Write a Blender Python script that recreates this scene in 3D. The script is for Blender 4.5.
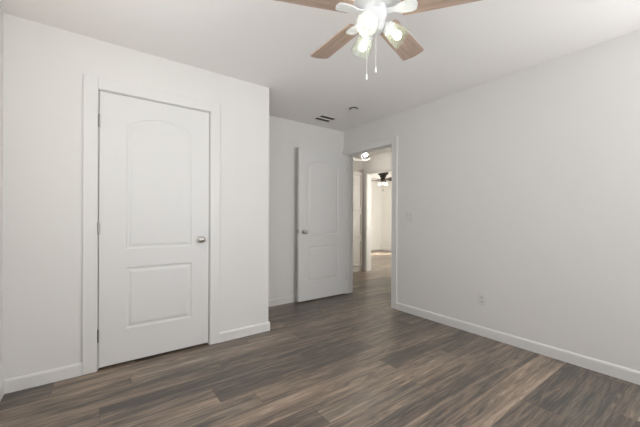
import bpy, bmesh, math, random
from mathutils import Vector, Matrix
PI = math.pi
for o in list(bpy.data.objects):
    bpy.data.objects.remove(o)
SC = bpy.context.scene
C = SC.collection

# ---------------------------------------------------------------- camera
CAM_H = 1.1343
YAW, PITCH, ROLL = 0.6317, 0.0006, 0.0040
FOC = 303.06
s_, c_ = math.sin(YAW), math.cos(YAW)
fw = Vector((s_ * math.cos(PITCH), c_ * math.cos(PITCH), math.sin(PITCH)))
rt = Vector((c_, -s_, 0)); up = rt.cross(fw)
r2 = rt * math.cos(ROLL) + up * math.sin(ROLL)
u2 = -rt * math.sin(ROLL) + up * math.cos(ROLL)
cam_d = bpy.data.cameras.new('camera')
cam = bpy.data.objects.new('camera', cam_d); C.objects.link(cam)
M = Matrix((r2, u2, -fw)).transposed().to_4x4(); M.translation = Vector((0, 0, CAM_H))
cam.matrix_world = M
cam_d.sensor_width = 36; cam_d.lens = FOC / 640 * 36; cam_d.shift_y = 4.22 / 640
cam_d.clip_start = 0.02
SC.camera = cam

# ---------------------------------------------------------------- view, world, lights
SC.view_settings.view_transform = 'Standard'; SC.view_settings.look = 'None'
SC.view_settings.gamma = 1; SC.view_settings.use_curve_mapping = False
SC.view_settings.exposure = 0.0
world = bpy.data.worlds.new('sky'); SC.world = world; world.use_nodes = True
world.node_tree.nodes['Background'].inputs[0].default_value = (0.62, 0.76, 1, 1)
world.node_tree.nodes['Background'].inputs[1].default_value = 1.0

def area(name, loc, direction, sx, sy, power, col=(1, 1, 1)):
    l = bpy.data.lights.new(name, 'AREA'); l.shape = 'RECTANGLE'; l.size = sx; l.size_y = sy
    l.energy = power; l.color = col
    o = bpy.data.objects.new(name, l); C.objects.link(o)
    o.location = loc; o.rotation_euler = Vector(direction).to_track_quat('-Z', 'Y').to_euler()
    return o

REAR, LEFT, YC, XR, YB, XC = -2.2, -0.494, 2.766, 3.004, 3.507, 1.385
H = 2.44
XH = 4.63       # far wall of the hall
YH = 4.75       # end wall of the hall
XF, YF, YF0, XF0 = 8.31, 7.587, 3.2, 4.75
P_REAR, P_LEFT, P_RIGHT = 35.0, 19.5, 26.0
def fill_light(name, centre, inward, width, height, power, n=6, tilt=0.6, side=0.0, col=(1.0, 0.99, 0.965)):
    """daylight strips added in an unseen window opening, tilted up to brighten the ceiling"""
    inw = Vector(inward); lat = Vector((-inw.y, inw.x, 0))
    d = (inw + lat * side + Vector((0, 0, tilt))).normalized()
    for i in range(n):
        z = centre[2] + height * ((i + 0.5) / n - 0.5)
        area(name, (centre[0], centre[1], z), d, width, height / n * 0.9, power / n, col)
fill_light('rear_fill_strips', (2.3, REAR - 0.03, 1.40), (0, 1, 0), 1.0, 1.2, P_REAR, tilt=1.0)  # added strips, unseen, for window light aimed up at the ceiling
fill_light('left_fill_strips', (LEFT - 0.03, 0.9, 1.40), (1, 0, 0), 1.5, 1.2, P_LEFT, tilt=2.0, side=0.8)  # added side fill to lift the ceiling, no window known on this wall
fill_light('right_fill_strips', (XR + 0.03, -0.8, 1.40), (-1, 0, 0), 1.5, 1.2, P_RIGHT, tilt=0.9, side=-0.8)  # added strips, unseen, balancing the light from the right
area('far_window_daylight', (6.15, YF + 0.16, 1.45), (0, -1, 0), 1.3, 1.2, 62, (1.0, 0.95, 0.86))
area('far_side_window_daylight', (6.6, YF0 - 0.16, 1.45), (0, 1, 0), 2.0, 1.4, 105, (1.0, 0.93, 0.82))
sun = bpy.data.lights.new('sun', 'SUN'); sun.energy = 20; sun.angle = 0.01; sun.color = (1, 0.93, 0.82)
so = bpy.data.objects.new('sun', sun); C.objects.link(so)
so.location = (5, 9, 4); so.rotation_euler = Vector((0.7, -0.7, -1.0)).to_track_quat('-Z', 'Y').to_euler()
BULB_MAIN = 9.0
BULB_FAR = 3.0
BULB_HALL = 135.0

# ---------------------------------------------------------------- materials
def mat(name, col, rough=0.5, metal=0.0, bump=0.0, bscale=200.0, vary=0.0, vscale=3.0, spec=None, emit=None, estr=0):
    m = bpy.data.materials.new(name); m.use_nodes = True
    nt = m.node_tree; b = nt.nodes['Principled BSDF']
    b.inputs['Base Color'].default_value = (*col, 1); b.inputs['Roughness'].default_value = rough
    b.inputs['Metallic'].default_value = metal
    if spec is not None: b.inputs['Specular IOR Level'].default_value = spec
    tc = nt.nodes.new('ShaderNodeTexCoord')
    if vary:
        n = nt.nodes.new('ShaderNodeTexNoise'); n.inputs['Scale'].default_value = vscale; n.inputs['Detail'].default_value = 4
        nt.links.new(tc.outputs['Object'], n.inputs['Vector'])
        mx = nt.nodes.new('ShaderNodeMix'); mx.data_type = 'RGBA'
        mx.inputs[6].default_value = (*[c * (1 - vary) for c in col], 1); mx.inputs[7].default_value = (*[min(1, c * (1 + vary)) for c in col], 1)
        nt.links.new(n.outputs['Fac'], mx.inputs[0]); nt.links.new(mx.outputs[2], b.inputs['Base Color'])
    if bump:
        n = nt.nodes.new('ShaderNodeTexNoise'); n.inputs['Scale'].default_value = bscale; n.inputs['Detail'].default_value = 3
        nt.links.new(tc.outputs['Object'], n.inputs['Vector'])
        bp = nt.nodes.new('ShaderNodeBump'); bp.inputs['Strength'].default_value = bump; bp.inputs['Distance'].default_value = 0.002
        nt.links.new(n.outputs['Fac'], bp.inputs['Height']); nt.links.new(bp.outputs['Normal'], b.inputs['Normal'])
    if emit:
        b.inputs['Emission Color'].default_value = (*emit, 1); b.inputs['Emission Strength'].default_value = estr
    return m

WALL = mat('wall_paint', (0.835, 0.815, 0.785), 0.85, bump=0.12, bscale=160, vary=0.012)
CEIL = mat('ceiling_paint', (0.95, 0.92, 0.89), 0.9, bump=0.2, bscale=120)
TRIM = mat('trim_paint', (0.83, 0.815, 0.79), 0.42, bump=0.03, bscale=60)
DOOR = mat('door_paint', (0.815, 0.805, 0.785), 0.45, bump=0.05, bscale=90)
CAB = mat('cabinet_paint', (0.66, 0.62, 0.575), 0.5, bump=0.03)
NICKEL = mat('satin_nickel', (0.55, 0.53, 0.50), 0.28, 1.0, vary=0.05, vscale=40)
STEEL = mat('hinge_steel', (0.42, 0.40, 0.38), 0.4, 1.0, vary=0.08, vscale=60)
PLATE = mat('white_plastic', (0.78, 0.77, 0.75), 0.35, bump=0.01)
SLOT = mat('dark_slot', (0.03, 0.028, 0.025), 0.7, bump=0.02)
DUCT = mat('duct_dark', (0.085, 0.070, 0.052), 0.8, bump=0.05)
FANW = mat('white_enamel', (0.86, 0.86, 0.86), 0.3, bump=0.01)
BRONZE = mat('dark_bronze', (0.035, 0.028, 0.024), 0.4, 0.5, bump=0.02)
BULBM = mat('bulb_glow', (1, 1, 1), 0.4, emit=(1.0, 0.93, 0.83), estr=BULB_MAIN)
BULBF = mat('bulb_glow_warm', (1, 1, 1), 0.4, emit=(1.0, 0.86, 0.62), estr=BULB_FAR)
BULBH = mat('bulb_glow_hall', (1, 1, 1), 0.4, emit=(1.0, 0.95, 0.88), estr=BULB_HALL)

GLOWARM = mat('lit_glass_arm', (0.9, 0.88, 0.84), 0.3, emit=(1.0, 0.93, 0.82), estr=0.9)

def glass(name, col, clear=0.6, rough=0.1, trans=0.3):
    m = bpy.data.materials.new(name); m.use_nodes = True; nt = m.node_tree
    for n in list(nt.nodes): nt.nodes.remove(n)
    o = nt.nodes.new('ShaderNodeOutputMaterial')
    t = nt.nodes.new('ShaderNodeBsdfTransparent'); t.inputs[0].default_value = (*col, 1)
    tl = nt.nodes.new('ShaderNodeBsdfTranslucent'); tl.inputs[0].default_value = (*col, 1)
    df = nt.nodes.new('ShaderNodeBsdfDiffuse'); df.inputs[0].default_value = (*col, 1)
    g = nt.nodes.new('ShaderNodeBsdfGlossy'); g.inputs['Roughness'].default_value = rough
    m0 = nt.nodes.new('ShaderNodeMixShader'); m0.inputs[0].default_value = 0.5
    m1 = nt.nodes.new('ShaderNodeMixShader'); m1.inputs[0].default_value = trans
    m2 = nt.nodes.new('ShaderNodeMixShader')
    lw = nt.nodes.new('ShaderNodeLayerWeight'); lw.inputs[0].default_value = 0.5
    pw = nt.nodes.new('ShaderNodeMath'); pw.operation = 'POWER'; pw.inputs[1].default_value = 4.0
    fr = nt.nodes.new('ShaderNodeMath'); fr.operation = 'MULTIPLY_ADD'; fr.inputs[1].default_value = 0.5; fr.inputs[2].default_value = 0.03
    nt.links.new(lw.outputs['Facing'], pw.inputs[0]); nt.links.new(pw.outputs[0], fr.inputs[0])
    nt.links.new(tl.outputs[0], m0.inputs[1]); nt.links.new(df.outputs[0], m0.inputs[2])
    nt.links.new(t.outputs[0], m1.inputs[1]); nt.links.new(m0.outputs[0], m1.inputs[2])
    nt.links.new(fr.outputs[0], m2.inputs[0]); nt.links.new(m1.outputs[0], m2.inputs[1]); nt.links.new(g.outputs[0], m2.inputs[2])
    nt.links.new(m2.outputs[0], o.inputs[0])
    return m
SHADE = glass('seeded_glass', (0.97, 1.0, 0.95), trans=0.06)
OPAL = glass('opal_glass', (1.0, 0.96, 0.86), trans=0.6)
PANE = glass('window_glass', (0.97, 0.99, 1.0), trans=0.02, rough=0.02)

def blade_mat(name, base, dark, sc=1.0):
    m = bpy.data.materials.new(name); m.use_nodes = True; nt = m.node_tree; b = nt.nodes['Principled BSDF']
    tc = nt.nodes.new('ShaderNodeTexCoord'); mp = nt.nodes.new('ShaderNodeMapping'); mp.inputs['Scale'].default_value = (2.5, 28, 28)
    n = nt.nodes.new('ShaderNodeTexNoise'); n.inputs['Scale'].default_value = 1.6 * sc; n.inputs['Detail'].default_value = 6; n.inputs['Distortion'].default_value = 0.6
    r = nt.nodes.new('ShaderNodeValToRGB'); r.color_ramp.elements[0].position = 0.32; r.color_ramp.elements[1].position = 0.68
    r.color_ramp.elements[0].color = (*dark, 1); r.color_ramp.elements[1].color = (*base, 1)
    nt.links.new(tc.outputs['Object'], mp.inputs[0]); nt.links.new(mp.outputs[0], n.inputs['Vector'])
    nt.links.new(n.outputs['Fac'], r.inputs[0]); nt.links.new(r.outputs[0], b.inputs['Base Color'])
    b.inputs['Roughness'].default_value = 0.5
    return m
BLADE = blade_mat('limed_oak', (0.58, 0.43, 0.345), (0.41, 0.29, 0.22))
BLADED = blade_mat('dark_walnut', (0.06, 0.045, 0.035), (0.03, 0.022, 0.018))

def floor_mat():
    m = bpy.data.materials.new('vinyl_plank'); m.use_nodes = True; nt = m.node_tree; b = nt.nodes['Principled BSDF']
    L = nt.links.new
    uv = nt.nodes.new('ShaderNodeUVMap'); uv.uv_map = 'plank_uv'
    at = nt.nodes.new('ShaderNodeVertexColor'); at.layer_name = 'plank_tone'
    sp = nt.nodes.new('ShaderNodeSeparateColor'); L(at.outputs[0], sp.inputs[0])
    # per-plank offset into the pattern
    cmb = nt.nodes.new('ShaderNodeCombineXYZ')
    m1 = nt.nodes.new('ShaderNodeMath'); m1.operation = 'MULTIPLY'; m1.inputs[1].default_value = 60; L(sp.outputs[2], m1.inputs[0]); L(m1.outputs[0], cmb.inputs[2])
    L(m1.outputs[0], cmb.inputs[0])
    ad = nt.nodes.new('ShaderNodeVectorMath'); ad.operation = 'ADD'; L(uv.outputs[0], ad.inputs[0]); L(cmb.outputs[0], ad.inputs[1])
    def noise(scale, sx, sy, det, dist=0.0, rough=0.5):
        mp = nt.nodes.new('ShaderNodeMapping'); mp.inputs['Scale'].default_value = (sx, sy, 1); L(ad.outputs[0], mp.inputs[0])
        n = nt.nodes.new('ShaderNodeTexNoise'); n.inputs['Scale'].default_value = scale; n.inputs['Detail'].default_value = det
        n.inputs['Distortion'].default_value = dist; n.inputs['Roughness'].default_value = rough
        L(mp.outputs[0], n.inputs['Vector']); return n
    def math_(op, a, bb, clamp=False):
        n = nt.nodes.new('ShaderNodeMath'); n.operation = op; n.use_clamp = clamp
        for i, v in enumerate((a, bb)):
            if isinstance(v, (int, float)): n.inputs[i].default_value = v
            else: L(v, n.inputs[i])
        return n.outputs[0]
    big = noise(1.0, 0.9, 10, 3, 0.8).outputs['Fac']      # broad smoky streaks
    mid = noise(1.0, 1.9, 26, 5, 1.8, 0.6).outputs['Fac']
    fine = noise(1.0, 9, 230, 5, 0.3, 0.7).outputs['Fac']
    hue = noise(1.0, 1.6, 8, 2, 0.3).outputs['Fac']
    # tone = plank tone + streaks
    v = math_('ADD', math_('MULTIPLY', math_('SUBTRACT', big, 0.5), 1.35), math_('MULTIPLY', math_('SUBTRACT', mid, 0.5), 1.7))
    v = math_('ADD', v, math_('MULTIPLY', math_('SUBTRACT', fine, 0.5), 1.1))
    v = math_('ADD', v, sp.outputs[0], True)
    r = nt.nodes.new('ShaderNodeValToRGB'); cr = r.color_ramp
    cols = [(0.0, (0.100, 0.084, 0.074)), (0.22, (0.175, 0.140, 0.112)), (0.45, (0.265, 0.202, 0.152)), (0.68, (0.39, 0.292, 0.218)), (1.0, (0.60, 0.47, 0.36))]
    cr.elements[0].position = 0; cr.elements[0].color = (*cols[0][1], 1); cr.elements[1].position = 1; cr.elements[1].color = (*cols[-1][1], 1)
    for p, c in cols[1:-1]:
        e = cr.elements.new(p); e.color = (*c, 1)
    L(v, r.inputs[0])
    # grey green cast in patches, amount per plank
    grey = nt.nodes.new('ShaderNodeMix'); grey.data_type = 'RGBA'; grey.blend_type = 'MULTIPLY'
    grey.inputs[7].default_value = (0.84, 0.93, 0.98, 1)
    gf = math_('MULTIPLY', math_('MULTIPLY', math_('SUBTRACT', hue, 0.38), 3.5, True), sp.outputs[1], True)
    L(gf, grey.inputs[0]); L(r.outputs[0], grey.inputs[6])
    # knots
    vmp = nt.nodes.new('ShaderNodeMapping'); vmp.inputs['Scale'].default_value = (1.7, 4.5, 1); L(ad.outputs[0], vmp.inputs[0])
    vo = nt.nodes.new('ShaderNodeTexVoronoi'); vo.inputs['Scale'].default_value = 1.0; L(vmp.outputs[0], vo.inputs['Vector'])
    kn = nt.nodes.new('ShaderNodeMapRange'); kn.inputs[1].default_value = 0.03; kn.inputs[2].default_value = 0.11; kn.inputs[3].default_value = 0.8; kn.inputs[4].default_value = 0.0
    L(vo.outputs['Distance'], kn.inputs[0])
    kx = nt.nodes.new('ShaderNodeMix'); kx.data_type = 'RGBA'; L(kn.outputs[0], kx.inputs[0]); L(grey.outputs[2], kx.inputs[6]); kx.inputs[7].default_value = (0.085, 0.062, 0.048, 1)
    # joint lines at the plank edges
    s2 = nt.nodes.new('ShaderNodeUVMap'); s2.uv_map = 'plank_edge'
    sx = nt.nodes.new('ShaderNodeSeparateXYZ'); L(s2.outputs[0], sx.inputs[0])
    ex = math_('SUBTRACT', 0.675, math_('ABSOLUTE', sx.outputs[0], 0)); ey = math_('SUBTRACT', 0.09, math_('ABSOLUTE', sx.outputs[1], 0))
    ed = math_('MINIMUM', ex, ey)
    er = nt.nodes.new('ShaderNodeMapRange'); er.inputs[1].default_value = 0.0008; er.inputs[2].default_value = 0.0026; er.inputs[3].default_value = 0.35; er.inputs[4].default_value = 0
    L(ed, er.inputs[0])
    jx = nt.nodes.new('ShaderNodeMix'); jx.data_type = 'RGBA'; L(er.outputs[0], jx.inputs[0]); L(kx.outputs[2], jx.inputs[6]); jx.inputs[7].default_value = (0.03, 0.026, 0.022, 1)
    L(jx.outputs[2], b.inputs['Base Color'])
    rr = nt.nodes.new('ShaderNodeMapRange'); rr.inputs[3].default_value = 0.27; rr.inputs[4].default_value = 0.40; L(mid, rr.inputs[0]); L(rr.outputs[0], b.inputs['Roughness'])
    b.inputs['Specular IOR Level'].default_value = 0.5
    bp = nt.nodes.new('ShaderNodeBump'); bp.inputs['Strength'].default_value = 0.12; bp.inputs['Distance'].default_value = 0.001
    L(math_('SUBTRACT', fine, math_('MULTIPLY', er.outputs[0], 2.0)), bp.inputs['Height']); L(bp.outputs[0], b.inputs['Normal'])
    return m
FLOOR = floor_mat()

# ---------------------------------------------------------------- helpers
def box(bm, x0, x1, y0, y1, z0, z1, bev=0.0):
    vs = [bm.verts.new((x, y, z)) for x in (x0, x1) for y in (y0, y1) for z in (z0, z1)]
    f = [(0, 1, 3, 2), (4, 6, 7, 5), (0, 4, 5, 1), (2, 3, 7, 6), (0, 2, 6, 4), (1, 5, 7, 3)]
    fs = [bm.faces.new([vs[i] for i in q]) for q in f]
    if bev:
        es = list({e for q in fs for e in q.edges})
        bmesh.ops.bevel(bm, geom=es, offset=bev, segments=2, affect='EDGES', profile=0.6)

def lathe(bm, prof, n=32, mtx=None, cap0=False, cap1=False):
    rings = []
    for r, z in prof:
        ring = []
        for i in range(n):
            a = 2 * PI * i / n; p = Vector((r * math.cos(a), r * math.sin(a), z))
            ring.append(bm.verts.new(mtx @ p if mtx else p))
        rings.append(ring)
    for a, b in zip(rings, rings[1:]):
        for i in range(n):
            bm.faces.new((a[i], a[(i + 1) % n], b[(i + 1) % n], b[i]))
    if cap0: bm.faces.new(list(reversed(rings[0])))
    if cap1: bm.faces.new(rings[-1])

def tube(bm, pts, r, n=10):
    pts = [Vector(p) for p in pts]; rings = []
    for i, p in enumerate(pts):
        d = (pts[min(i + 1, len(pts) - 1)] - pts[max(i - 1, 0)]).normalized()
        a = Vector((0, 0, 1)) if abs(d.z) < 0.9 else Vector((1, 0, 0))
        u = d.cross(a).normalized(); w = d.cross(u)
        rr = r[i] if isinstance(r, (list, tuple)) else r
        rings.append([bm.verts.new(p + rr * (math.cos(2 * PI * k / n) * u + math.sin(2 * PI * k / n) * w)) for k in range(n)])
    for a, b in zip(rings, rings[1:]):
        for k in range(n): bm.faces.new((a[k], a[(k + 1) % n], b[(k + 1) % n], b[k]))
    bm.faces.new(rings[0]); bm.faces.new(list(reversed(rings[-1])))

def obj(name, bm, material, parent=None, smooth=False, loc=None, bevel=0.0):
    bmesh.ops.recalc_face_normals(bm, faces=bm.faces)
    me = bpy.data.meshes.new(name); bm.to_mesh(me); bm.free()
    me.materials.append(material)
    o = bpy.data.objects.new(name, me); C.objects.link(o)
    if smooth:
        for p in me.polygons: p.use_smooth = True
        md = o.modifiers.new('edge_split', 'EDGE_SPLIT'); md.split_angle = math.radians(38)
    if bevel:
        b = o.modifiers.new('bevel', 'BEVEL'); b.width = bevel; b.segments = 2; b.limit_method = 'ANGLE'
    if parent: o.parent = parent
    if loc: o.location = loc
    return o

def boxes(name, lst, material, parent=None, bevel=0.0, kind=None):
    bm = bmesh.new()
    for b in lst: box(bm, *b)
    o = obj(name, bm, material, parent, bevel=bevel)
    if kind: o['kind'] = kind
    return o

def thing(name, label, cat, loc=(0, 0, 0), rotz=0, group=None):
    o = bpy.data.objects.new(name, None); C.objects.link(o); o.empty_display_size = 0.1
    o.location = loc; o.rotation_euler = (0, 0, rotz); o['label'] = label; o['category'] = cat
    if group: o['group'] = group
    return o
def struct(o): o['kind'] = 'structure'; return o
S = 'structure'

# ---------------------------------------------------------------- floor: interlocking planks in one mesh
def build_floor():
    rnd = random.Random(11)
    W, LN = 0.18, 1.35
    seams = {0: 0.61, 1: 0.01, 2: 0.76, -2: 1.82, -7: 2.15}
    tones = {(0, 0.61): 0.46, (0, -0.74): 0.66, (1, 0.01): 0.48, (1, -1.34): 0.55, (2, 0.76): 0.42, (-2, 0.47): 0.66, (-2, 1.82): 0.34,
             (-1, 0): 0.5, (1, 1.36): 0.42}
    bm = bmesh.new(); uv = bm.loops.layers.uv.new('plank_uv'); ue = bm.loops.layers.uv.new('plank_edge'); cl = bm.loops.layers.color.new('plank_tone')
    X0, X1, Y0, Y1 = -0.7, 8.5, -0.8, 7.8
    k0 = math.floor((Y0 - 1.86) / W); k1 = math.ceil((Y1 - 1.86) / W)
    last = 0.0
    for k in range(k0, k1):
        ph = seams.get(k)
        if ph is None:
            ph = (last + rnd.choice((0.35, 0.48, 0.62, 0.78, 0.92))) % LN
        last = ph
        ya, yb = 1.86 + k * W, 1.86 + (k + 1) * W
        n0 = math.floor((X0 - ph) / LN)
        x = ph + n0 * LN
        while x < X1:
            key = (k, round(x, 2)); tone = tones.get(key)
            rv = rnd.choice((0.49, 0.52, 0.54, 0.57, 0.6, 0.63, 0.66)); gr = rnd.random(); sd = rnd.random()
            if tone is None: tone = rv
            xa, xb = x, x + LN
            vs = [bm.verts.new(p) for p in ((xa, ya, 0), (xb, ya, 0), (xb, yb, 0), (xa, yb, 0))]
            f = bm.faces.new(vs)
            for lp in f.loops:
                px, py, _ = lp.vert.co
                lp[uv].uv = (px - xa, py - ya); lp[ue].uv = (px - (xa + xb) / 2, py - (ya + yb) / 2); lp[cl] = (tone, gr, sd, 1)
            x += LN
    me = bpy.data.meshes.new('floor'); bm.to_mesh(me); bm.free(); me.materials.append(FLOOR)
    o = bpy.data.objects.new('floor', me); C.objects.link(o); o['kind'] = S
    return o
build_floor()

# ---------------------------------------------------------------- shell
T = 0.12
boxes('ceiling', [(LEFT - T, XF + T, REAR - T, YF + T, H, H + 0.08)], CEIL, kind=S)
def wall_y(name, x0, x1, y0, y1, wy0, wy1, wz0, wz1):
    return [(x0, x1, y0, wy0, 0, H), (x0, x1, wy1, y1, 0, H), (x0, x1, wy0, wy1, 0, wz0), (x0, x1, wy0, wy1, wz1, H)]
LW0, LW1, RW0, RW1, SZ0, SZ1 = 0.1, 1.7, -1.6, 0.0, 0.76, 2.04
boxes('wall_left', wall_y('l', LEFT - T, LEFT, REAR - T, YB + T, LW0, LW1, SZ0, SZ1), WALL, kind=S)
OX0, OX1, OZ = -0.018, 0.820, 2.090        # rough opening of the closet
boxes('wall_closet', [(LEFT, OX0, YC, YC + T, 0, H), (OX1, XC, YC, YC + T, 0, H), (OX0, OX1, YC, YC + T, OZ, H),
                      (XC - T, XC, YC + T, YB, 0, H)], WALL, kind=S)
boxes('wall_back', [(LEFT, XR, YB, YB + T, 0, H)], WALL, kind=S)
DY0, DY1 = 2.545, 3.450                    # rough opening of the room door
XR1 = XR + T
boxes('wall_right', wall_y('r', XR, XR1, REAR - T, DY0, RW0, RW1, SZ0, SZ1) + [ (XR, XR1, DY1, YH, 0, H), (XR, XR1, DY0, DY1, OZ, H)], WALL, kind=S)
WX0, WX1, WZ0, WZ1 = 1.75, 2.85, 0.75, 2.1
boxes('wall_rear', [(LEFT, WX0, REAR - T, REAR, 0, H), (WX1, XR, REAR - T, REAR, 0, H), (WX0, WX1, REAR - T, REAR, 0, WZ0), (WX0, WX1, REAR - T, REAR, WZ1, H)], WALL, kind=S)
boxes('wall_hall_end', [(XR1, XH, YH, YH + T, 0, H)], WALL, kind=S)
boxes('wall_hall_start', [(XR1, XH, 0.4, 0.5, 0, H)], WALL, kind=S)
HY0, HY1 = 3.802, 4.648
boxes('wall_hall_right', [(XH, XH + T, 0.4, HY0, 0, H), (XH, XH + T, HY1, YF, 0, H), (XH, XH + T, HY0, HY1, OZ, H)], WALL, kind=S)
FX0, FX1, FZ0, FZ1 = 5.55, 6.75, 0.9, 2.0
boxes('wall_far_back', [(XH + T, FX0, YF, YF + T, 0, H), (FX1, XF, YF, YF + T, 0, H), (FX0, FX1, YF, YF + T, 0, FZ0), (FX0, FX1, YF, YF + T, FZ1, H)], WALL, kind=S)
GX0, GX1 = 5.6, 7.6
boxes('wall_far_front', [(XH + T, GX0, YF0 - T, YF0, 0, H), (GX1, XF, YF0 - T, YF0, 0, H), (GX0, GX1, YF0 - T, YF0, 0, 0.75), (GX0, GX1, YF0 - T, YF0, 2.1, H)], WALL, kind=S)
boxes('wall_far_right', [(XF, XF + T, YF0 - T, YF + T, 0, H)], WALL, kind=S)

def window(n, u0, u1, z0, z1, face, d, axis='x'):
    """sash window in a wall whose room face is at `face`; d = direction from the face to the outside"""
    def bb(a0, a1, d0, d1, c0, c1):
        lo, hi = sorted((face + d * d0, face + d * d1))
        return (a0, a1, lo, hi, c0, c1) if axis == 'x' else (lo, hi, a0, a1, c0, c1)
    w = 0.05; zm = (z0 + z1) / 2; um = (u0 + u1) / 2
    o = boxes('window_%d' % n, [bb(u0, u0 + w, 0.06, 0.11, z0, z1), bb(u1 - w, u1, 0.06, 0.11, z0, z1), bb(u0 + w, u1 - w, 0.06, 0.11, z0, z0 + w), bb(u0 + w, u1 - w, 0.06, 0.11, z1 - w, z1),
                                bb(u0 + w, u1 - w, 0.06, 0.11, zm - 0.02, zm + 0.02), bb(um - 0.02, um + 0.02, 0.06, 0.11, z0 + w, zm - 0.02), bb(um - 0.02, um + 0.02, 0.06, 0.11, zm + 0.02, z1 - w)], TRIM, bevel=0.003, kind=S)
    boxes('window_pane', [bb(u0 + w, u1 - w, 0.083, 0.087, z0 + w, z1 - w)], PANE, o)
    boxes('window_sill', [bb(u0 - 0.04, u1 + 0.04, -0.03, 0, z0 - 0.025, z0), bb(u0, u1, 0, 0.06, z0, z0 + 0.012)], TRIM, o, bevel=0.003)
window(1, WX0, WX1, WZ0, WZ1, REAR, -1)
window(2, FX0, FX1, FZ0, FZ1, YF, 1)
window(3, GX0, GX1, 0.75, 2.1, YF0, -1)
window(4, LW0, LW1, SZ0, SZ1, LEFT, -1, 'y')  # unseen opening added on the left wall to house the fill strips
window(5, RW0, RW1, SZ0, SZ1, XR, 1, 'y')

# baseboards: profile with an eased top edge, mitred only where they meet the eye
BH, BT = 0.089, 0.013
def baseboard(side, runs):
    """runs: ((x0,y0),(x1,y1),(nx,ny)) along the wall face, n pointing into the room"""
    bm = bmesh.new()
    prof = [(0, 0), (BT, 0), (BT, BH - 0.016), (BT - 0.003, BH - 0.007), (BT - 0.008, BH - 0.001), (0, BH)]
    for (a, b, n) in runs:
        ra = [bm.verts.new((a[0] + n[0] * p, a[1] + n[1] * p, z)) for p, z in prof]
        rb = [bm.verts.new((b[0] + n[0] * p, b[1] + n[1] * p, z)) for p, z in prof]
        k = len(prof)
        for i in range(k): bm.faces.new((ra[i], ra[(i + 1) % k], rb[(i + 1) % k], rb[i]))
        bm.faces.new(ra); bm.faces.new(list(reversed(rb)))
    o = obj('baseboard_' + side, bm, TRIM); o['kind'] = S
CW = 0.085
cx0, cx1 = -0.005, 0.806                    # inner edges of the closet casing
ry0, ry1 = 2.558, 3.435                     # inner edges of the room-door casing
baseboard('left', [((LEFT, REAR), (LEFT, YC), (1, 0))])
baseboard('closet', [((LEFT + BT, YC), (cx0 - CW, YC), (0, -1)), ((cx1 + CW, YC), (XC + BT, YC), (0, -1)), ((XC, YC), (XC, YB), (1, 0))])
baseboard('back', [((XC + BT, YB), (XR - 0.017, YB), (0, -1))])
baseboard('right', [((XR, REAR), (XR, ry0 - CW), (-1, 0))])
baseboard('rear', [((LEFT + BT, REAR), (XR - BT, REAR), (0, 1))])
baseboard('hall', [((XH, 0.5), (XH, 3.814 - CW), (-1, 0)), ((XR1, 0.5), (XR1, ry0 - CW), (1, 0)), ((XR1, ry1 + CW), (XR1, YH), (1, 0))])
baseboard('far_room', [((XH + T, YF), (XF, YF), (0, -1)), ((XF, YF0), (XF, YF - BT), (-1, 0)), ((XH + T, 4.636 + CW), (XH + T, YF - BT), (1, 0))])

# ---------------------------------------------------------------- casings and jambs (trim)
def casing_boxes(axis, face, n, a0, a1, ztop, w=CW, t=0.016, w1=None):
    w1 = w1 or w
    """door casing on a wall face; axis 'x' (wall runs along x) or 'y'"""
    d = sorted((face, face + n * t)); d2 = sorted((face, face + n * (t + 0.004)))
    out = []
    for (u0, u1, z0, z1, dd) in ((a0 - w, a0, 0, ztop + w, d), (a1, a1 + w1, 0, ztop + w, d), (a0, a1, ztop, ztop + w, d)):
        out.append((u0, u1, *dd, z0, z1) if axis == 'x' else (*dd, u0, u1, z0, z1))
    return out
def jamb_boxes(axis, d0, d1, a0, a1, ztop, t=0.018, stop=None):
    out = []
    for (u0, u1, z0, z1) in ((a0 - t, a0, 0, ztop + t), (a1, a1 + t, 0, ztop + t), (a0, a1, ztop, ztop + t)):
        out.append((u0, u1, d0, d1, z0, z1) if axis == 'x' else (d0, d1, u0, u1, z0, z1))
    if stop:
        s0, s1 = stop
        for (u0, u1, z0, z1) in ((a0, a0 + 0.011, 0, ztop), (a1 - 0.011, a1, 0, ztop), (a0 + 0.011, a1 - 0.011, ztop - 0.011, ztop)):
            out.append((u0, u1, s0, s1, z0, z1) if axis == 'x' else (s0, s1, u0, u1, z0, z1))
    return out
DZ = 2.072
boxes('trim_1', casing_boxes('x', YC, -1, cx0, cx1, DZ + 0.004), TRIM, bevel=0.004, kind=S)
boxes('trim_2', jamb_boxes('x', YC, YC + T, 0.0, 0.801, DZ, stop=(YC + 0.042, YC + 0.075)), TRIM, kind=S)
boxes('trim_3', casing_boxes('y', XR, -1, ry0, ry1, DZ + 0.004, w1=0.070), TRIM, bevel=0.004, kind=S)
jr = boxes('trim_4', jamb_boxes('y', XR, XR1, 2.563, 3.430, DZ, stop=(XR + 0.042, XR + 0.075)), TRIM, kind=S)
boxes('trim_5', casing_boxes('y', XR1, 1, ry0, ry1, DZ + 0.004), TRIM, bevel=0.004, kind=S)
boxes('trim_6', casing_boxes('y', XH, -1, 3.814, 4.636, DZ + 0.004), TRIM, bevel=0.004, kind=S)
jh = boxes('trim_7', jamb_boxes('y', XH, XH + T, 3.820, 4.630, DZ), TRIM, kind=S)
boxes('trim_8', casing_boxes('y', XH + T, 1, 3.814, 4.636, DZ + 0.004), TRIM, bevel=0.004, kind=S)
def strike(parent, x0, x1, y, n, z):
    ys = sorted((y, y + n * 0.002))
    boxes('strike_plate', [(x0, x1, *ys, z - 0.029, z + 0.029)], STEEL, parent)
    ys = sorted((y + n * 0.002, y + n * 0.0025)); xm = (x0 + x1) / 2
strike(jr, XR + 0.006, XR + 0.036, 2.563, 1, 0.95)
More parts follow.
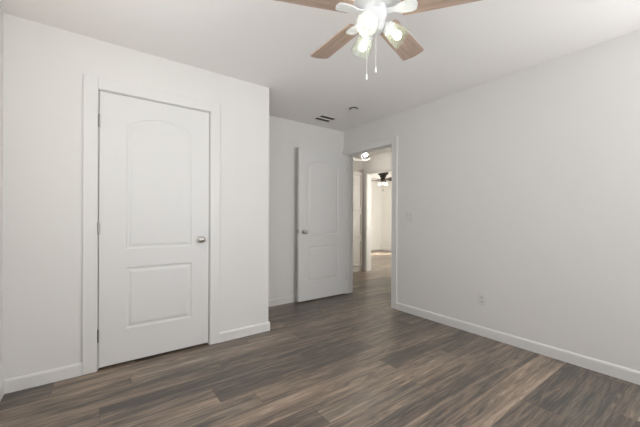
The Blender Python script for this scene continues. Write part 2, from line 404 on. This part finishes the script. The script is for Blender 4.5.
strike(jh, XH + 0.012, XH + 0.048, 4.630, -1, 0.955)

# ---------------------------------------------------------------- two-panel arch-top doors
def offset_poly(pts, d):
    n = len(pts); out = []
    for i in range(n):
        p, q, r = Vector(pts[i - 1]), Vector(pts[i]), Vector(pts[(i + 1) % n])
        a = (q - p).normalized(); b = (r - q).normalized()
        na = Vector((-a.y, a.x)); nb = Vector((-b.y, b.x)); m = na + nb
        m = m / max(0.3, m.dot(na)) if m.length > 1e-6 else na
        out.append(tuple(q + m * d))
    return out
def door_slab(name, parent=None, W=0.792, Z0=0.020, Z1=2.068, TH=0.035):
    """x from 0 (hinge side) to W, thickness along +y, moulded on both faces"""
    bm = bmesh.new()
    xl, xr = 0.172, W - 0.144; xr = W - 0.143; xl = 0.170
    N = 28
    arch = []
    for i in range(N + 1):
        t = i / N; x = xr + (xl - xr) * t; u = abs(2 * t - 1)
        arch.append((x, 1.838 + 0.086 * (1 - u ** 2) ** 0.5 * (1 - u ** 2) ** 0.45))
    upper = [(xl, 0.888), (xr, 0.888)] + arch
    lower = [(xl, 0.272), (xr, 0.272), (xr, 0.745), (xl, 0.745)]
    steps = [(0.0, 0.0), (0.004, 0.004), (0.013, 0.0065), (0.020, 0.0065), (0.030, 0.0028), (0.040, 0.0008), (0.046, 0.0008)]
    for side in (0, 1):
        Y = 0 if side == 0 else TH; sg = 1 if side == 0 else -1
        outer = [bm.verts.new((x, Y, z)) for x, z in ((0, Z0), (W, Z0), (W, Z1), (0, Z1))]
        edges = [bm.edges.new((outer[i], outer[(i + 1) % 4])) for i in range(4)]
        if side == 0: fr = outer
        else:
            for i in range(4): bm.faces.new((fr[i], fr[(i + 1) % 4], outer[(i + 1) % 4], outer[i]))
        for pts in (upper, lower):
            prev = None
            for d, dep in steps:
                ring = [bm.verts.new((x, Y + sg * dep, z)) for x, z in offset_poly(pts, d)]
                n = len(ring)
                if prev is None:
                    for i in range(n): edges.append(bm.edges.new((ring[i], ring[(i + 1) % n])))
                else:
                    for i in range(n): bm.faces.new((prev[i], prev[(i + 1) % n], ring[(i + 1) % n], ring[i]))
                prev = ring
            bm.faces.new(prev)
        bmesh.ops.triangle_fill(bm, edges=edges, use_beauty=True, use_dissolve=False)
    # the fill also closes the panel openings when asked beautifully; drop flat faces lying inside them
    def inside(f):
        c = f.calc_center_median()
        return False
    o = obj(name, bm, DOOR, parent)
    for p in o.data.polygons: p.use_smooth = False
    return o

def knob_bm(d):
    """round passage knob, axis along local y, sticking out towards d"""
    bm = bmesh.new()
    prof = [(0.0, 0.0), (0.031, 0.0), (0.032, 0.004), (0.028, 0.010), (0.014, 0.013), (0.0115, 0.020), (0.0115, 0.032), (0.016, 0.036), (0.0245, 0.042), (0.0265, 0.050), (0.0245, 0.058), (0.016, 0.064), (0.0, 0.066)]
    m = Matrix.Rotation(-d * PI / 2, 4, 'X')
    lathe(bm, [(max(r, 0.0002), z) for r, z in prof], 28, m)
    return bm
def hinge(parent, x, y, z, leaf=None):
    bm = bmesh.new(); lathe(bm, [(0.0002, -0.047), (0.004, -0.047), (0.004, -0.044), (0.0058, -0.0435), (0.0058, 0.0435), (0.004, 0.044), (0.004, 0.047), (0.0002, 0.047)], 14)
    if leaf:
        box(bm, *leaf)
    obj('hinge', bm, STEEL, parent, smooth=True, loc=(x, y, z))

d1 = door_slab('door_1'); struct(d1); d1.location = (0.005, YC + 0.004, 0)
k = obj('door_knob', knob_bm(-1), NICKEL, d1, True, loc=(0.722, 0, 0.942)); 
k = obj('door_knob', knob_bm(1), NICKEL, d1, True, loc=(0.722, 0.035, 0.942))
for hz in (1.846, 1.05, 0.256):
    hinge(d1, -0.003, -0.0075, hz, leaf=(-0.0035, 0.0035, 0, 0.030, -0.044, 0.044))

d2 = door_slab('door_2', W=0.845); struct(d2)
# hinge pin at the jamb, leaf swung a little past ninety degrees towards the back wall
ANG = math.radians(180.2)
d2.location = (2.984, 3.436, 0); d2.rotation_euler = (0, 0, ANG)
k = obj('door_knob', knob_bm(1), NICKEL, d2, True, loc=(0.768, 0.035, 0.948))
k = obj('door_knob', knob_bm(-1), NICKEL, d2, True, loc=(0.768, 0.0, 0.948))
boxes('latch_plate', [(0.845, 0.8465, 0.006, 0.029, 0.955 - 0.028, 0.955 + 0.028), (0.8465, 0.855, 0.011, 0.024, 0.948, 0.962)], STEEL, d2)
for hz in (1.846, 1.05, 0.256):
    hinge(d2, -0.007, 0.020, hz, leaf=(0.0, 0.007, -0.012, 0.012, -0.044, 0.044))

# ---------------------------------------------------------------- ceiling fan over the bedroom
FC = Vector((1.152, 1.10, 0)); ZB = 2.20
fan = thing('ceiling_fan', 'white ceiling fan with five pale wood blades and three glowing glass shades', 'ceiling fan', (FC.x, FC.y, H))
def fz(z): return z - H
bm = bmesh.new(); lathe(bm, [(0.0002, 0), (0.072, 0), (0.070, -0.018), (0.050, -0.045), (0.024, -0.052), (0.0002, -0.052)], 36); obj('canopy', bm, FANW, fan, True)
bm = bmesh.new(); tube(bm, [(0, 0, -0.05), (0, 0, -0.10)], 0.012, 16); obj('downrod', bm, FANW, fan, True)
bm = bmesh.new(); lathe(bm, [(0.0002, -0.085), (0.055, -0.088), (0.115, -0.110), (0.128, -0.135), (0.128, -0.185), (0.112, -0.212), (0.075, -0.225), (0.0002, -0.225)], 40); obj('motor_housing', bm, FANW, fan, True)
bm = bmesh.new(); lathe(bm, [(0.0002, -0.225), (0.062, -0.225), (0.060, -0.262), (0.050, -0.285), (0.048, -0.330), (0.034, -0.345), (0.0002, -0.347)], 36); obj('switch_housing', bm, FANW, fan, True)

def blade_bm(r0, r1, w0, w1, th=0.006):
    bm = bmesh.new(); pts = []
    n = 8
    pts += [(r0, -w0 / 2), (r0 + 0.02, -w0 / 2 - 0.004)]
    pts += [(r1 - 0.02, -w1 / 2), (r1 - 0.006, -w1 / 2 + 0.001)]
    for i in range(n + 1):
        t = i / n; pts.append((r1 + 0.012 * math.sin(PI * t), -w1 / 2 + 0.004 + (w1 - 0.008) * t))
    pts += [(r1 - 0.006, w1 / 2 - 0.001), (r1 - 0.02, w1 / 2), (r0 + 0.02, w0 / 2 + 0.004), (r0, w0 / 2)]
    a = [bm.verts.new((x, y, -th / 2)) for x, y in pts]; b = [bm.verts.new((x, y, th / 2)) for x, y in pts]
    k = len(pts)
    bm.faces.new(list(reversed(a))); bm.faces.new(b)
    for i in range(k): bm.faces.new((a[i], a[(i + 1) % k], b[(i + 1) % k], b[i]))
    return bm
def iron_bm():
    bm = bmesh.new()
    out = [(0.05, 0.016), (0.10, 0.013), (0.125, 0.026), (0.150, 0.034), (0.185, 0.036), (0.205, 0.028), (0.212, 0.0)]
    pts = [(x, y) for x, y in out] + [(x, -y) for x, y in reversed(out[:-1])]
    for (z0, z1) in ((-0.011, -0.004),):
        a = [bm.verts.new((x, y, z0)) for x, y in pts]; b = [bm.verts.new((x, y, z1)) for x, y in pts]; k = len(pts)
        bm.faces.new(a); bm.faces.new(list(reversed(b)))
        for i in range(k): bm.faces.new((a[i], b[i], b[(i + 1) % k], a[(i + 1) % k]))
    for sx, sy in ((0.150, 0.020), (0.150, -0.020), (0.195, 0.0)):
        lathe(bm, [(0.0002, -0.0145), (0.005, -0.0135), (0.006, -0.011)], 10, Matrix.Translation((sx, sy, 0)))
    return bm
BA = [87.5, 15.5, -56.5, -128.5, 159.5]
b0 = i0 = None
for a in BA:
    rot = Matrix.Rotation(math.radians(a), 4, 'Z') @ Matrix.Rotation(math.radians(-10), 4, 'X')
    if b0 is None:
        b0 = obj('blade', blade_bm(0.135, 0.528, 0.110, 0.142), BLADE, fan); i0 = obj('blade_iron', iron_bm(), FANW, fan)
        b, i = b0, i0
    else:
        b, i = b0.copy(), i0.copy(); C.objects.link(b); C.objects.link(i); b.parent = fan; i.parent = fan
    m = Matrix.Translation((0, 0, fz(ZB))) @ rot
    b.matrix_local = m; i.matrix_local = m

def shade_set(az, tilt, neck_r, neck_z, parent, length, ra, rb, material, bulb_mat, metal, bulb_r, armname='lamp_arm'):
    """fitter arm, holder, shade and bulb pointing out and down; tilt measured from straight down"""
    a = math.radians(az); t = math.radians(tilt)
    d = Vector((math.cos(a) * math.sin(t), math.sin(a) * math.sin(t), -math.cos(t)))
    p = Vector((math.cos(a) * neck_r, math.sin(a) * neck_r, fz(neck_z)))
    q = d.to_track_quat('Z', 'Y').to_matrix().to_4x4(); m = Matrix.Translation(p) @ q
    bm = bmesh.new()
    ctr = Vector((math.cos(a) * 0.03, math.sin(a) * 0.03, fz(neck_z) + 0.012))
    tube(bm, [ctr, ctr.lerp(p, 0.6) + Vector((0, 0, 0.008)), p - d * 0.010], 0.010, 12)
    lathe(bm, [(0.0002, -0.022), (0.018, -0.020), (0.024, -0.012), (ra * 0.86, -0.003), (ra * 0.90, 0.012), (ra * 0.80, 0.012), (0.0002, 0.006)], 28, m)
    arm = obj(armname, bm, metal, parent, True)
    bm = bmesh.new()
    lathe(bm, [(ra * 0.80, 0.004), (ra, 0.012), (ra * 0.99 + (rb - ra) * 0.3, length * 0.35), (ra + (rb - ra) * 0.75, length * 0.75), (rb, length), (rb - 0.004, length), (ra + (rb - ra) * 0.75 - 0.004, length * 0.75), (ra - 0.003, 0.014), (ra * 0.80, 0.008)], 36, m)
    sh = obj('lamp_shade', bm, material, parent, True)
    bm = bmesh.new()
    lathe(bm, [(0.0002, 0.010), (0.012, 0.012), (0.013, 0.030), (bulb_r * 0.8, 0.030 + bulb_r * 0.8), (bulb_r, 0.030 + bulb_r * 1.5), (bulb_r * 0.86, 0.030 + bulb_r * 2.1), (bulb_r * 0.5, 0.030 + bulb_r * 2.42), (0.0002, 0.030 + bulb_r * 2.55)], 24, m)
    obj('bulb', bm, bulb_mat, parent, True)
for az in (209, -38, 79):
    shade_set(az, 50, 0.068, 2.118, fan, 0.100, 0.038, 0.054, SHADE, BULBM, FANW, 0.021)
def chain(px, py, z0, z1, parent, metal, nm='pull_chain'):
    bm = bmesh.new(); tube(bm, [(px, py, fz(z0)), (px, py, fz(z1))], 0.0009, 6)
    z = z0 - 0.006
    while z > z1:
        bmesh.ops.create_icosphere(bm, subdivisions=1, radius=0.0016, matrix=Matrix.Translation((px, py, fz(z)))); z -= 0.008
    o = obj(nm, bm, metal, parent)
    bm = bmesh.new(); lathe(bm, [(0.0002, 0), (0.003, -0.002), (0.0045, -0.010), (0.0055, -0.026), (0.0045, -0.031), (0.0002, -0.032)], 14, Matrix.Translation((px, py, fz(z1)))); obj('chain_fob', bm, metal, o, True)
chain(0.004, -0.004, 2.095, 1.917, fan, FANW)
chain(-0.036, 0.022, 2.12, 1.878, fan, FANW)

# ---------------------------------------------------------------- ceiling vent and smoke detector
v = thing('ceiling_vent', 'small white ceiling air vent with two dark slots near the back wall', 'vent', (2.402, 3.18, H))
fx, fy = 0.135, 0.115
boxes('vent_frame', [(-fx, fx, -fy, -0.085, -0.004, 0), (-fx, fx, 0.085, fy, -0.004, 0), (-fx, -0.112, -0.085, 0.085, -0.004, 0), (0.112, fx, -0.085, 0.085, -0.004, 0), (-0.112, 0.112, -0.020, 0.020, -0.004, 0)], CEIL, v, bevel=0.0015)
boxes('duct_opening', [(-0.112, 0.112, -0.085, 0.085, -0.0012, -0.0002)], DUCT, v)
ls = []
bm = bmesh.new()
for yy in (-0.072, -0.052, -0.032, 0.032, 0.052, 0.072):
    vs0 = [(yy - 0.006, -0.0038), (yy + 0.004, -0.0013), (yy + 0.005, -0.0018), (yy - 0.005, -0.0044)]
    a = [bm.verts.new((-0.108, y, z)) for y, z in vs0]; b = [bm.verts.new((0.108, y, z)) for y, z in vs0]
    for i in range(4): bm.faces.new((a[i], a[(i + 1) % 4], b[(i + 1) % 4], b[i]))
    bm.faces.new(a); bm.faces.new(list(reversed(b)))
obj('louver', bm, DUCT, v)

sd = thing('smoke_detector', 'small round white ceiling detector with a dark gap, between vent and fan', 'detector', (2.44, 2.67, H))
bm = bmesh.new(); lathe(bm, [(0.0002, 0), (0.062, 0), (0.062, -0.004), (0.050, -0.006), (0.0002, -0.006)], 36); obj('mounting_plate', bm, PLATE, sd, True)
bm = bmesh.new(); lathe(bm, [(0.0002, -0.006), (0.049, -0.006), (0.048, -0.019), (0.0002, -0.019)], 32); obj('sensor_core', bm, SLOT, sd, True)
bm = bmesh.new(); lathe(bm, [(0.0002, -0.019), (0.045, -0.019), (0.045, -0.021), (0.036, -0.026), (0.0002, -0.028)], 32); obj('cover', bm, PLATE, sd, True)

# ---------------------------------------------------------------- switch and outlet on the right wall
sw = thing('light_switch', 'white double light switch plate on the wall beside the doorway', 'light switch', (XR, 2.293, 1.161))
boxes('wall_plate', [(-0.006, 0, -0.058, 0.058, -0.058, 0.058)], PLATE, sw, bevel=0.003)
for yy in (-0.023, 0.023):
    bm = bmesh.new()
    pr = [(-0.006, -0.033), (-0.006, 0.033), (-0.011, 0.033), (-0.0075, 0.0), (-0.0085, -0.033)]
    a = [bm.verts.new((x, yy - 0.016, z)) for x, z in pr]; b = [bm.verts.new((x, yy + 0.016, z)) for x, z in pr]
    for i in range(5): bm.faces.new((a[i], a[(i + 1) % 5], b[(i + 1) % 5], b[i]))
    bm.faces.new(a); bm.faces.new(list(reversed(b)))
    obj('rocker', bm, PLATE, sw)
ol = thing('wall_outlet', 'white duplex electrical outlet low on the right wall', 'outlet', (XR, 1.441, 0.355))
boxes('wall_plate', [(-0.006, 0, -0.036, 0.036, -0.058, 0.058)], PLATE, ol, bevel=0.003)
for zz in (0.020, -0.020):
    bm = bmesh.new()
    lathe(bm, [(0.0002, 0), (0.0165, 0), (0.0165, 0.0025), (0.0150, 0.0035), (0.0002, 0.0035)], 24, Matrix.Translation((-0.006, 0, zz)) @ Matrix.Rotation(-PI / 2, 4, 'Y'))
    sk = obj('socket', bm, PLATE, ol, True)
    boxes('socket_slot', [(-0.0100, -0.0094, -0.008, -0.0055, zz - 0.003, zz + 0.007), (-0.0100, -0.0094, 0.0055, 0.008, zz - 0.002, zz + 0.006), (-0.0100, -0.0094, -0.0025, 0.0025, zz - 0.011, zz - 0.006)], SLOT, sk)

# ---------------------------------------------------------------- hall: linen cabinet and light
CX0, CX1 = 3.72, 4.60
cb = thing('linen_cabinet', 'tall off-white built-in cabinet with panelled doors at the hall end', 'cabinet', ((CX0 + CX1) / 2, YH, 0))
hw = (CX1 - CX0) / 2
boxes('cabinet_frame', [(-hw, hw, -0.020, 0, 0.0, 0.105), (-hw, -hw + 0.03, -0.02, 0, 0.105, 2.10), (hw - 0.03, hw, -0.02, 0, 0.105, 2.10), (-0.02, 0.02, -0.02, 0, 0.105, 2.10),
                        (-hw, hw, -0.02, 0, 2.10, 2.15), (-hw, hw, -0.02, 0, 0.69, 0.73), (-hw, hw, -0.02, 0, 1.245, 1.31), (-hw, hw, -0.012, 0, 0.105, 2.10)], CAB, cb, bevel=0.001)
boxes('cornice', [(-hw - 0.01, hw + 0.01, -0.045, 0, 2.15, 2.175), (-hw - 0.005, hw + 0.005, -0.032, 0, 2.135, 2.15)], CAB, cb, bevel=0.003)
def cab_door(x0, x1, z0, z1, kx, kz):
    w = 0.055
    o = boxes('cabinet_door', [(x0, x1, -0.026, -0.020, z0, z1), (x0, x0 + w, -0.040, -0.026, z0, z1), (x1 - w, x1, -0.040, -0.026, z0, z1), (x0 + w, x1 - w, -0.040, -0.026, z0, z0 + w), (x0 + w, x1 - w, -0.040, -0.026, z1 - w, z1)], CAB, cb, bevel=0.0015)
    bm = bmesh.new(); lathe(bm, [(0.0002, 0), (0.007, 0), (0.006, 0.010), (0.013, 0.016), (0.014, 0.022), (0.0002, 0.027)], 18, Matrix.Translation((kx, -0.040, kz)) @ Matrix.Rotation(PI / 2, 4, 'X'))
    obj('knob', bm, NICKEL, o, True)
for sx in (-1, 1):
    a, b = sorted((sx * 0.008, sx * (hw - 0.012)))
    kx = sx * 0.035
    cab_door(a, b, 0.115, 0.700, kx, 0.62); cab_door(a, b, 0.722, 1.255, kx, 0.80); cab_door(a, b, 1.300, 2.095, kx, 1.38)

hl = thing('hall_ceiling_light', 'small glowing semi-flush light on the hall ceiling, curved white arms', 'ceiling light', (3.86, 4.00, H))
bm = bmesh.new(); lathe(bm, [(0.0002, 0), (0.06, 0), (0.058, -0.016), (0.020, -0.024), (0.0002, -0.024)], 28); obj('canopy', bm, FANW, hl, True)
bm = bmesh.new(); tube(bm, [(0, 0, -0.02), (0, 0, -0.255)], 0.008, 12); obj('stem', bm, FANW, hl, True)
bm = bmesh.new()
e = Vector((rt.x, rt.y, 0)).normalized()
e = Vector((0.82, -0.57, 0))
tube(bm, [tuple(e * (0.155 * math.sin(t * PI / 2 * 1.0)) + Vector((0, 0, -0.255 + 0.038 * t * t))) for t in [i / 8 for i in range(-8, 9)]], 0.0075, 12); obj('curved_arm', bm, GLOWARM, hl, True)
for t, nm in ((0.45, 1),):
    p = e * (0.155 * t) + Vector((0, 0, -0.255 + 0.03 * t * t))
    bm = bmesh.new(); lathe(bm, [(0.0002, 0), (0.018, 0.002), (0.020, 0.030), (0.0002, 0.032)], 18, Matrix.Translation(p)); obj('socket_cup', bm, FANW, hl, True)
p = e * (0.155 * 0.45) + Vector((0, 0, -0.15))
bm = bmesh.new(); bmesh.ops.create_uvsphere(bm, u_segments=24, v_segments=16, radius=0.036, matrix=Matrix.Translation(p)); obj('bulb', bm, BULBH, hl, True)

# ---------------------------------------------------------------- far room: dark hugger fan
ff = thing('ceiling_fan', 'dark bronze ceiling fan with three lit globes, seen through the far doorway', 'ceiling fan', (6.50, 5.87, H))
bm = bmesh.new(); lathe(bm, [(0.0002, 0), (0.150, 0), (0.150, -0.045), (0.135, -0.075), (0.100, -0.100), (0.080, -0.160), (0.0002, -0.165)], 36); obj('motor_housing', bm, BRONZE, ff, True)
bm = bmesh.new(); lathe(bm, [(0.0002, -0.165), (0.060, -0.165), (0.075, -0.205), (0.070, -0.245), (0.035, -0.270), (0.0002, -0.272)], 30); obj('switch_housing', bm, BRONZE, ff, True)
b0 = None
for kk in range(5):
    a = 36 + 72 * kk - 36 - 33
    if b0 is None:
        b0 = obj('blade', blade_bm(0.15, 0.62, 0.11, 0.135, 0.008), BLADED, ff)
        bm = bmesh.new(); box(bm, 0.06, 0.22, -0.02, 0.02, -0.012, -0.004); i0 = obj('blade_iron', bm, BRONZE, ff); b, i = b0, i0
    else:
        b, i = b0.copy(), i0.copy(); C.objects.link(b); C.objects.link(i); b.parent = ff; i.parent = ff
    m = Matrix.Translation((0, 0, -0.225)) @ Matrix.Rotation(math.radians(a), 4, 'Z') @ Matrix.Rotation(math.radians(-12), 4, 'X')
    b.matrix_local = m; i.matrix_local = m
for az in (228, 348, 108):
    a = math.radians(az); p = Vector((math.cos(a) * 0.105, math.sin(a) * 0.105, -0.335))
    bm = bmesh.new(); tube(bm, [(math.cos(a) * 0.04, math.sin(a) * 0.04, -0.24), (math.cos(a) * 0.10, math.sin(a) * 0.10, -0.262), (p.x, p.y, -0.295)], 0.010, 10)
    lathe(bm, [(0.0002, 0.052), (0.024, 0.050), (0.032, 0.035), (0.0002, 0.030)], 18, Matrix.Translation(p)); obj('lamp_arm', bm, BRONZE, ff, True)
    bm = bmesh.new(); lathe(bm, [(0.024, 0.036), (0.036, 0.018), (0.041, -0.002), (0.037, -0.024), (0.024, -0.037), (0.0002, -0.042)], 26, Matrix.Translation(p)); obj('lamp_shade', bm, BULBF, ff, True)
bm = bmesh.new(); tube(bm, [(0, 0, -0.27), (0, 0, -0.50)], 0.002, 6); o = obj('pull_chain', bm, BRONZE, ff)
bm = bmesh.new(); lathe(bm, [(0.0002, 0), (0.008, -0.008), (0.011, -0.03), (0.0002, -0.045)], 12, Matrix.Translation((0, 0, -0.50))); obj('chain_fob', bm, BRONZE, o, True)
